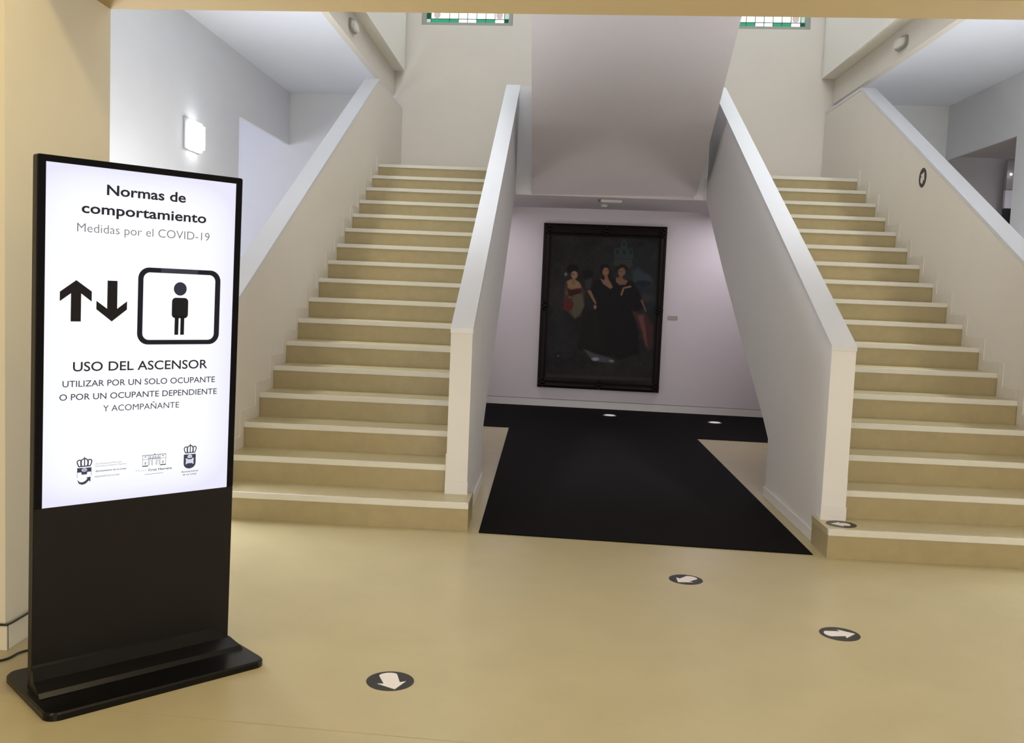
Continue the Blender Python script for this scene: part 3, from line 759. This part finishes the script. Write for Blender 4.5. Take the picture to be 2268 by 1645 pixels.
INKS = {}
def ink(r, g, b_):
    k = (r, g, b_)
    if k not in INKS: INKS[k] = emit('ink_%d' % len(INKS), RGB(*k), 0.9)
    return INKS[k]
DARK = ink(34, 34, 46); MID = ink(64, 66, 84); GREY = ink(120, 120, 130); BLK = ink(24, 19, 20)
YF = -0.0008
def flat(bm, pts, y=YF): bm.faces.new([bm.verts.new((x, y, z)) for x, z in pts])
def shape(name, polys, m, y=YF, parent=None):
    """flat marks shown on the screen"""
    bm = bmesh.new()
    for p in polys: flat(bm, p, y)
    bm.normal_update()
    bmesh.ops.triangulate(bm, faces=bm.faces[:], ngon_method='EAR_CLIP')
    me = bpy.data.meshes.new(name); bm.to_mesh(me); bm.free()
    return leaned(link(name, me, m, kio)) if parent is None else link(name, me, m, parent)
def text(name, s, x0, x1, zb, cap_h, m, ref='H', off=0.0, shear=0.0, y=YF, sp_=1.0):
    """screen lettering fitted to x0..x1, baseline zb and capital height"""
    def mk(body):
        cu = bpy.data.curves.new('t', 'FONT'); cu.body = body; cu.size = 1.0; cu.offset = off; cu.shear = shear; cu.space_character = sp_
        cu.resolution_u = 4
        o = bpy.data.objects.new('t', cu); COL.objects.link(o)
        bpy.context.view_layer.update()
        dg = bpy.context.evaluated_depsgraph_get()
        me = bpy.data.meshes.new_from_object(o.evaluated_get(dg))
        bpy.data.objects.remove(o, do_unlink=True)
        return me
    me = mk(s); r = mk(ref)
    xs = [v.co.x for v in me.vertices]; rz = [v.co.y for v in r.vertices]
    hx = max(rz)-0.0
    sx = (x1-x0)/(max(xs)-min(xs)); sz = cap_h/hx
    mn = min(xs)
    for v in me.vertices:
        v.co = Vector((x0+(v.co.x-mn)*sx, y, zb+v.co.y*sz))
    me.materials.clear()
    return leaned(link(name, me, m, kio))
text('heading_text', 'Normas de', 0.2234, 0.5055, 1.7365, 0.0345, DARK, off=0.02)
text('heading_text', 'comportamiento', 0.1406, 0.586, 1.669, 0.0345, DARK, off=0.02, sp_=1.02)
text('subheading_text', 'Medidas por el COVID-19', 0.1270, 0.6010, 1.6045, 0.0285, GREY, off=-0.009)
text('notice_text', 'USO DEL ASCENSOR', 0.1203, 0.607, 1.1290, 0.0320, DARK, off=0.010)
text('notice_text', 'UTILIZAR POR UN SOLO OCUPANTE', 0.0868, 0.6396, 1.0752, 0.0212, MID, off=0.007)
text('notice_text', 'O POR UN OCUPANTE DEPENDIENTE', 0.0772, 0.6483, 1.0295, 0.0212, MID, off=0.007)
text('notice_text', 'Y ACOMPAÑANTE', 0.2238, 0.5009, 0.9845, 0.0212, MID, off=0.0)
shape('up_arrow', [[(0.1101, 1.300), (0.1436, 1.300), (0.1436, 1.3958), (0.1787, 1.369), (0.1787, 1.4035), (0.1270, 1.4405), (0.0741, 1.4000), (0.0741, 1.3680), (0.1101, 1.3955)]], BLK)
shape('down_arrow', [[(0.2313, 1.4432), (0.2313, 1.3455), (0.1946, 1.3722), (0.1946, 1.3432), (0.2478, 1.3013), (0.3002, 1.3440), (0.3002, 1.3730), (0.2660, 1.3458), (0.2655, 1.4432)]], BLK)
# lift cabin outline
def ring_shape(name, outer, inner, m, y=YF):
    bm = bmesh.new()
    a = [bm.verts.new((x, y, z)) for x, z in outer]; c = [bm.verts.new((x, y, z)) for x, z in inner]
    n = len(a)
    for i in range(n): bm.faces.new((a[i], a[(i+1) % n], c[(i+1) % n], c[i]))
    me = bpy.data.meshes.new(name); bm.to_mesh(me); bm.free()
    return leaned(link(name, me, m, kio))
ring_shape('cabin_outline', rrect(0.3378, 0.6497, 1.2196, 1.4955, 0.040, 8), rrect(0.3568, 0.6290, 1.2363, 1.4782, 0.024, 8), ink(22, 21, 34))
shape('cabin_lamp', [[(0.420, 1.4955), (0.420, 1.4782), (0.560, 1.4782), (0.560, 1.4955)]], ink(58, 57, 72), YF-0.0002)
def circ(cx, cz, rx, rz=None, n=28):
    rz = rz or rx
    return [(cx+rx*math.cos(2*math.pi*k/n), cz+rz*math.sin(2*math.pi*k/n)) for k in range(n)]
shape('passenger_head', [circ(0.4935, 1.4232, 0.0245)], ink(48, 50, 66))
shape('passenger_body', [rrect(0.4635, 0.5252, 1.3158, 1.3906, 0.014, 5), [(0.4753, 1.2548), (0.4900, 1.2549), (0.4905, 1.325), (0.4753, 1.325)], [(0.4974, 1.2549), (0.5118, 1.255), (0.5118, 1.325), (0.4974, 1.325)]], ink(20, 18, 24))

# coats of arms and museum logo
def band(P, w):
    """polyline of width w as quads"""
    out = []
    for (x0, z0), (x1, z1) in zip(P[:-1], P[1:]):
        d = Vector((x1-x0, z1-z0)); 
        if d.length == 0: continue
        d.normalize(); n = Vector((-d.y, d.x))*w/2; e = d*w*0.25
        out.append([(x0-e.x-n.x, z0-e.y-n.y), (x1+e.x-n.x, z1+e.y-n.y), (x1+e.x+n.x, z1+e.y+n.y), (x0-e.x+n.x, z0-e.y+n.y)])
    return out
def crown(cx, z0, w, h, m, nm):
    P = []
    lw = w*0.085
    def arc(x0, zz0, xm, zm, x1, zz1):
        return [((1-t)**2*x0+2*t*(1-t)*xm+t*t*x1, (1-t)**2*zz0+2*t*(1-t)*zm+t*t*zz1) for t in [k/8 for k in range(9)]]
    for s in (-1, 1):
        P += band(arc(cx+s*w*.40, z0, cx+s*w*.72, z0+h*.85, cx+s*w*.28, z0+h*.78), lw)
        P += band(arc(cx+s*w*.20, z0, cx+s*w*.36, z0+h*.9, cx, z0+h*.92), lw)
        P += band(arc(cx+s*w*.28, z0+h*.70, cx+s*w*.30, z0+h*.4, cx+s*w*.26, z0), lw*.7)
    P += band([(cx, z0), (cx, z0+h)], lw)
    P += band([(cx-w*.40, z0+h*.03), (cx+w*.40, z0+h*.03)], lw)
    P.append(circ(cx, z0+h*1.02, w*.05, w*.07, 10))
    shape(nm, P, m)
crown(0.1640, 0.7940, 0.046, 0.030, MID, 'crown_emblem')
# first shield: band, tower head, wings and swoosh arrow
shape('shield_emblem', [[(0.1393, 0.7900), (0.1879, 0.7890), (0.1879, 0.7740), (0.1393, 0.7740)],
      [(0.1393, 0.7740), (0.1405, 0.7740), (0.1405, 0.757), (0.1393, 0.755)], [(0.1866, 0.7740), (0.1879, 0.7740), (0.1879, 0.760), (0.1866, 0.760)],
      [(0.1535, 0.776), (0.1740, 0.776), (0.1725, 0.7655), (0.1548, 0.7655)],
      [(0.1400, 0.7490), (0.1450, 0.7350), (0.1560, 0.7295), (0.1680, 0.7320), (0.1770, 0.7400), (0.1800, 0.7430), (0.1850, 0.7370), (0.1852, 0.7560), (0.1710, 0.7545), (0.1745, 0.7500), (0.1680, 0.7430), (0.1590, 0.7385), (0.1490, 0.7395)]], MID)
shape('shield_head', [circ(0.1637, 0.7815, 0.0098, 0.0065, 16), [(0.1580, 0.7875), (0.1637, 0.7895), (0.1694, 0.7875)]], ink(196, 198, 214), YF-0.0002)
shape('shield_eyes', [circ(0.1617, 0.7815, 0.0009, 0.0025, 8), circ(0.1657, 0.7815, 0.0009, 0.0025, 8)], MID, YF-0.0004)
text('emblem_text', 'Área Municipal de Promoción', 0.2009, 0.2933, 0.7972, 0.0052, GREY, y=YF, shear=0.1)
text('emblem_text', 'Sociocultural, Juventud y Deportes', 0.2011, 0.3098, 0.7888, 0.0052, GREY, shear=0.1)
text('emblem_text', 'Ayuntamiento de La Línea', 0.2004, 0.3092, 0.7705, 0.0068, MID, shear=0.25, off=0.012)
text('emblem_text', 'DELEGACIÓN DE CULTURA', 0.1991, 0.2864, 0.7512, 0.0052, GREY, off=0.01)
# museum facade
P = []
x0, x1, zb, zt = 0.3690, 0.4550, 0.7760, 0.8140
lw = 0.0012
P += band([(x0-0.001, zt), (x1+0.001, zt)], 0.0020)
P += band([(x0, zt), (x0, zb)], lw) + band([(x1, zt), (x1, zb)], lw)
P += band([(0.3900, zt), (0.3900, zb)], lw) + band([(0.4335, zt), (0.4335, zb)], lw)
P += band([(x0, 0.7990), (0.3900, 0.7990)], lw) + band([(0.4335, 0.7990), (x1, 0.7990)], lw)
P += band([(0.3900, 0.8000), (0.4335, 0.8000)], 0.0022) + band([(0.3900, 0.8030), (0.4335, 0.8030)], lw)
P += band([(0.405, zb), (0.405, 0.799)], lw) + band([(0.419, zb), (0.419, 0.799)], lw)
for cx in (0.3975, 0.4262):
    P += band([(cx-0.0045, zb), (cx-0.0045, 0.789)] + [(cx+0.0045*math.cos(math.pi*(1-k/6)), 0.789+0.0055*math.sin(math.pi*k/6)) for k in range(7)] + [(cx+0.0045, zb)], lw)
P += band([(x0, 0.7745), (0.3885, 0.7745)], 0.0036) + band([(0.4350, 0.7745), (x1, 0.7745)], 0.0036)
P += [circ(0.4125, 0.8170, 0.0016, 0.0026, 8)]
shape('museum_facade_logo', P, MID)
P = []
for cx in (0.379, 0.4445): P += [rrect(cx-0.0035, cx+0.0035, 0.806, 0.8105, 0.0005, 1), rrect(cx-0.0025, cx+0.0025, 0.780, 0.790, 0.0005, 1)]
for cx in (0.3965, 0.4075, 0.4165, 0.4270): P.append(rrect(cx-0.0022, cx+0.0022, 0.8045, 0.8110, 0.0005, 1))
shape('museum_window_marks', P, ink(170, 172, 196))
text('museum_name_text', 'Museo', 0.3448, 0.3850, 0.7560, 0.0078, ink(205, 203, 218), off=-0.01)
text('museum_name_text', 'Cruz Herrera', 0.3905, 0.4787, 0.7552, 0.0082, MID, off=0.02)
shape('museum_underline', band([(0.3776, 0.7437), (0.4461, 0.7437)], 0.0018), ink(165, 165, 190))
# second coat of arms
crown(0.5490, 0.8095, 0.044, 0.030, MID, 'crown_emblem')
U = [(0.5243, 0.8045), (0.5716, 0.8040), (0.5716, 0.7700)] + [(0.5480+0.0236*math.cos(a), 0.7690-0.0195*math.sin(a)) for a in [math.pi*k/10 for k in range(1, 10)]] + [(0.5243, 0.7700)]
shape('shield_emblem', [U], MID)
shape('castle_emblem', [circ(0.5480, 0.7958, 0.0095, 0.0065, 16), [(0.5425, 0.8015), (0.5480, 0.8035), (0.5535, 0.8015)],
      [(0.5315, 0.7890), (0.5395, 0.7890), (0.5400, 0.7850), (0.5560, 0.7850), (0.5565, 0.7890), (0.5645, 0.7890), (0.5625, 0.7800), (0.5640, 0.7670), (0.5590, 0.7670), (0.5580, 0.7700), (0.5380, 0.7700), (0.5370, 0.7670), (0.5320, 0.7670), (0.5335, 0.7800)]], ink(228, 230, 244), YF-0.0002)
shape('shield_eyes', [circ(0.5460, 0.7958, 0.0009, 0.0025, 8), circ(0.5500, 0.7958, 0.0009, 0.0025, 8)], MID, YF-0.0004)
text('emblem_text', 'Ayuntamiento', 0.5146, 0.5837, 0.7360, 0.0068, MID, shear=0.25, off=0.008)
text('emblem_text', 'de La Línea', 0.5218, 0.5759, 0.7248, 0.0068, MID, shear=0.25, off=0.008)

# foot: plate, bent cover in front of the panel
bm = bmesh.new()
A = rrect(-0.030, 0.765, -0.245, 0.215, 0.045, 6)
B = rrect(-0.024, 0.759, -0.239, 0.209, 0.042, 6)
a = [bm.verts.new((x, y, 0.0)) for x, y in A]; b_ = [bm.verts.new((x, y, 0.020)) for x, y in A]; c = [bm.verts.new((x, y, 0.026)) for x, y in B]
n = len(a)
bm.faces.new(a[::-1]); bm.faces.new(c)
for p, q in ((a, b_), (b_, c)):
    for i in range(n): bm.faces.new((p[i], p[(i+1) % n], q[(i+1) % n], q[i]))
link('foot_plate', tomesh(bm), M['foot_gloss'], kio)
bm = bmesh.new()
def row(z, y, ia, ib): return [bm.verts.new((ia, y, z)), bm.verts.new((ib, y, z))]
rows_ = [row(0.112, 0.000, 0.004, 0.640), row(0.104, -0.012, -0.002, 0.652), row(0.062, -0.030, -0.004, 0.722), row(0.040, -0.085, -0.006, 0.738), row(0.0262, -0.100, -0.006, 0.742)]
for p, q in zip(rows_[:-1], rows_[1:]): bm.faces.new((p[0], p[1], q[1], q[0]))
back = [row(0.112, 0.004, 0.004, 0.640), row(0.0262, 0.004, -0.006, 0.742)]
bm.faces.new((rows_[0][0], back[0][0], back[0][1], rows_[0][1]))
bm.faces.new((back[0][0], back[1][0], back[1][1], back[0][1]))
bm.faces.new([rows_[k][0] for k in range(5)]+[back[1][0], back[0][0]])
bm.faces.new([rows_[k][1] for k in range(5)][::-1]+[back[0][1], back[1][1]])
bm.faces.new((rows_[4][0], rows_[4][1], back[1][1], back[1][0]))
link('foot_cover', tomesh(bm), M['foot_gloss'], kio)
box('rear_brace', 0.05, 0.68, 0.046, 0.10, 0.0262, 0.16, M['black_metal'], kio, bevel=0.004)
bm = bmesh.new(); bmesh.ops.create_cone(bm, cap_ends=True, segments=32, radius1=0.036, radius2=0.030, depth=0.03, matrix=Matrix.Translation((0.716, 0.062, 1.289)) @ Matrix.Rotation(math.radians(-90), 4, 'X'))
leaned(link('rear_knob', tomesh(bm), M['gloss_black'], kio, smooth=False))

# cables behind the display
tube('power_cable', [(-2.9, -2.42, 0.005), (-2.70, -2.40, 0.005), (-2.617, -2.326, 0.005), (-2.597, -2.295, 0.005), (-2.595, -2.237, 0.005), (-2.565, -2.200, 0.005), (-2.50, -2.16, 0.005), (-2.38, -2.20, 0.012), (-2.26, -2.33, 0.04)], 0.0045, M['cable'],
     label='black power cable lying on the floor behind the display', cat='cable')
tube('network_cable', [(-3.2, -2.222, 0.100), (-2.9, -2.220, 0.100), (-2.663, -2.216, 0.101), (-2.652, -2.205, 0.101), (-2.652, -2.12, 0.100), (-2.652, -1.75, 0.100), (-2.652, -1.36, 0.098)], 0.0042, M['cable'],
     label='thin black cable clipped along the baseboard behind the display', cat='cable')
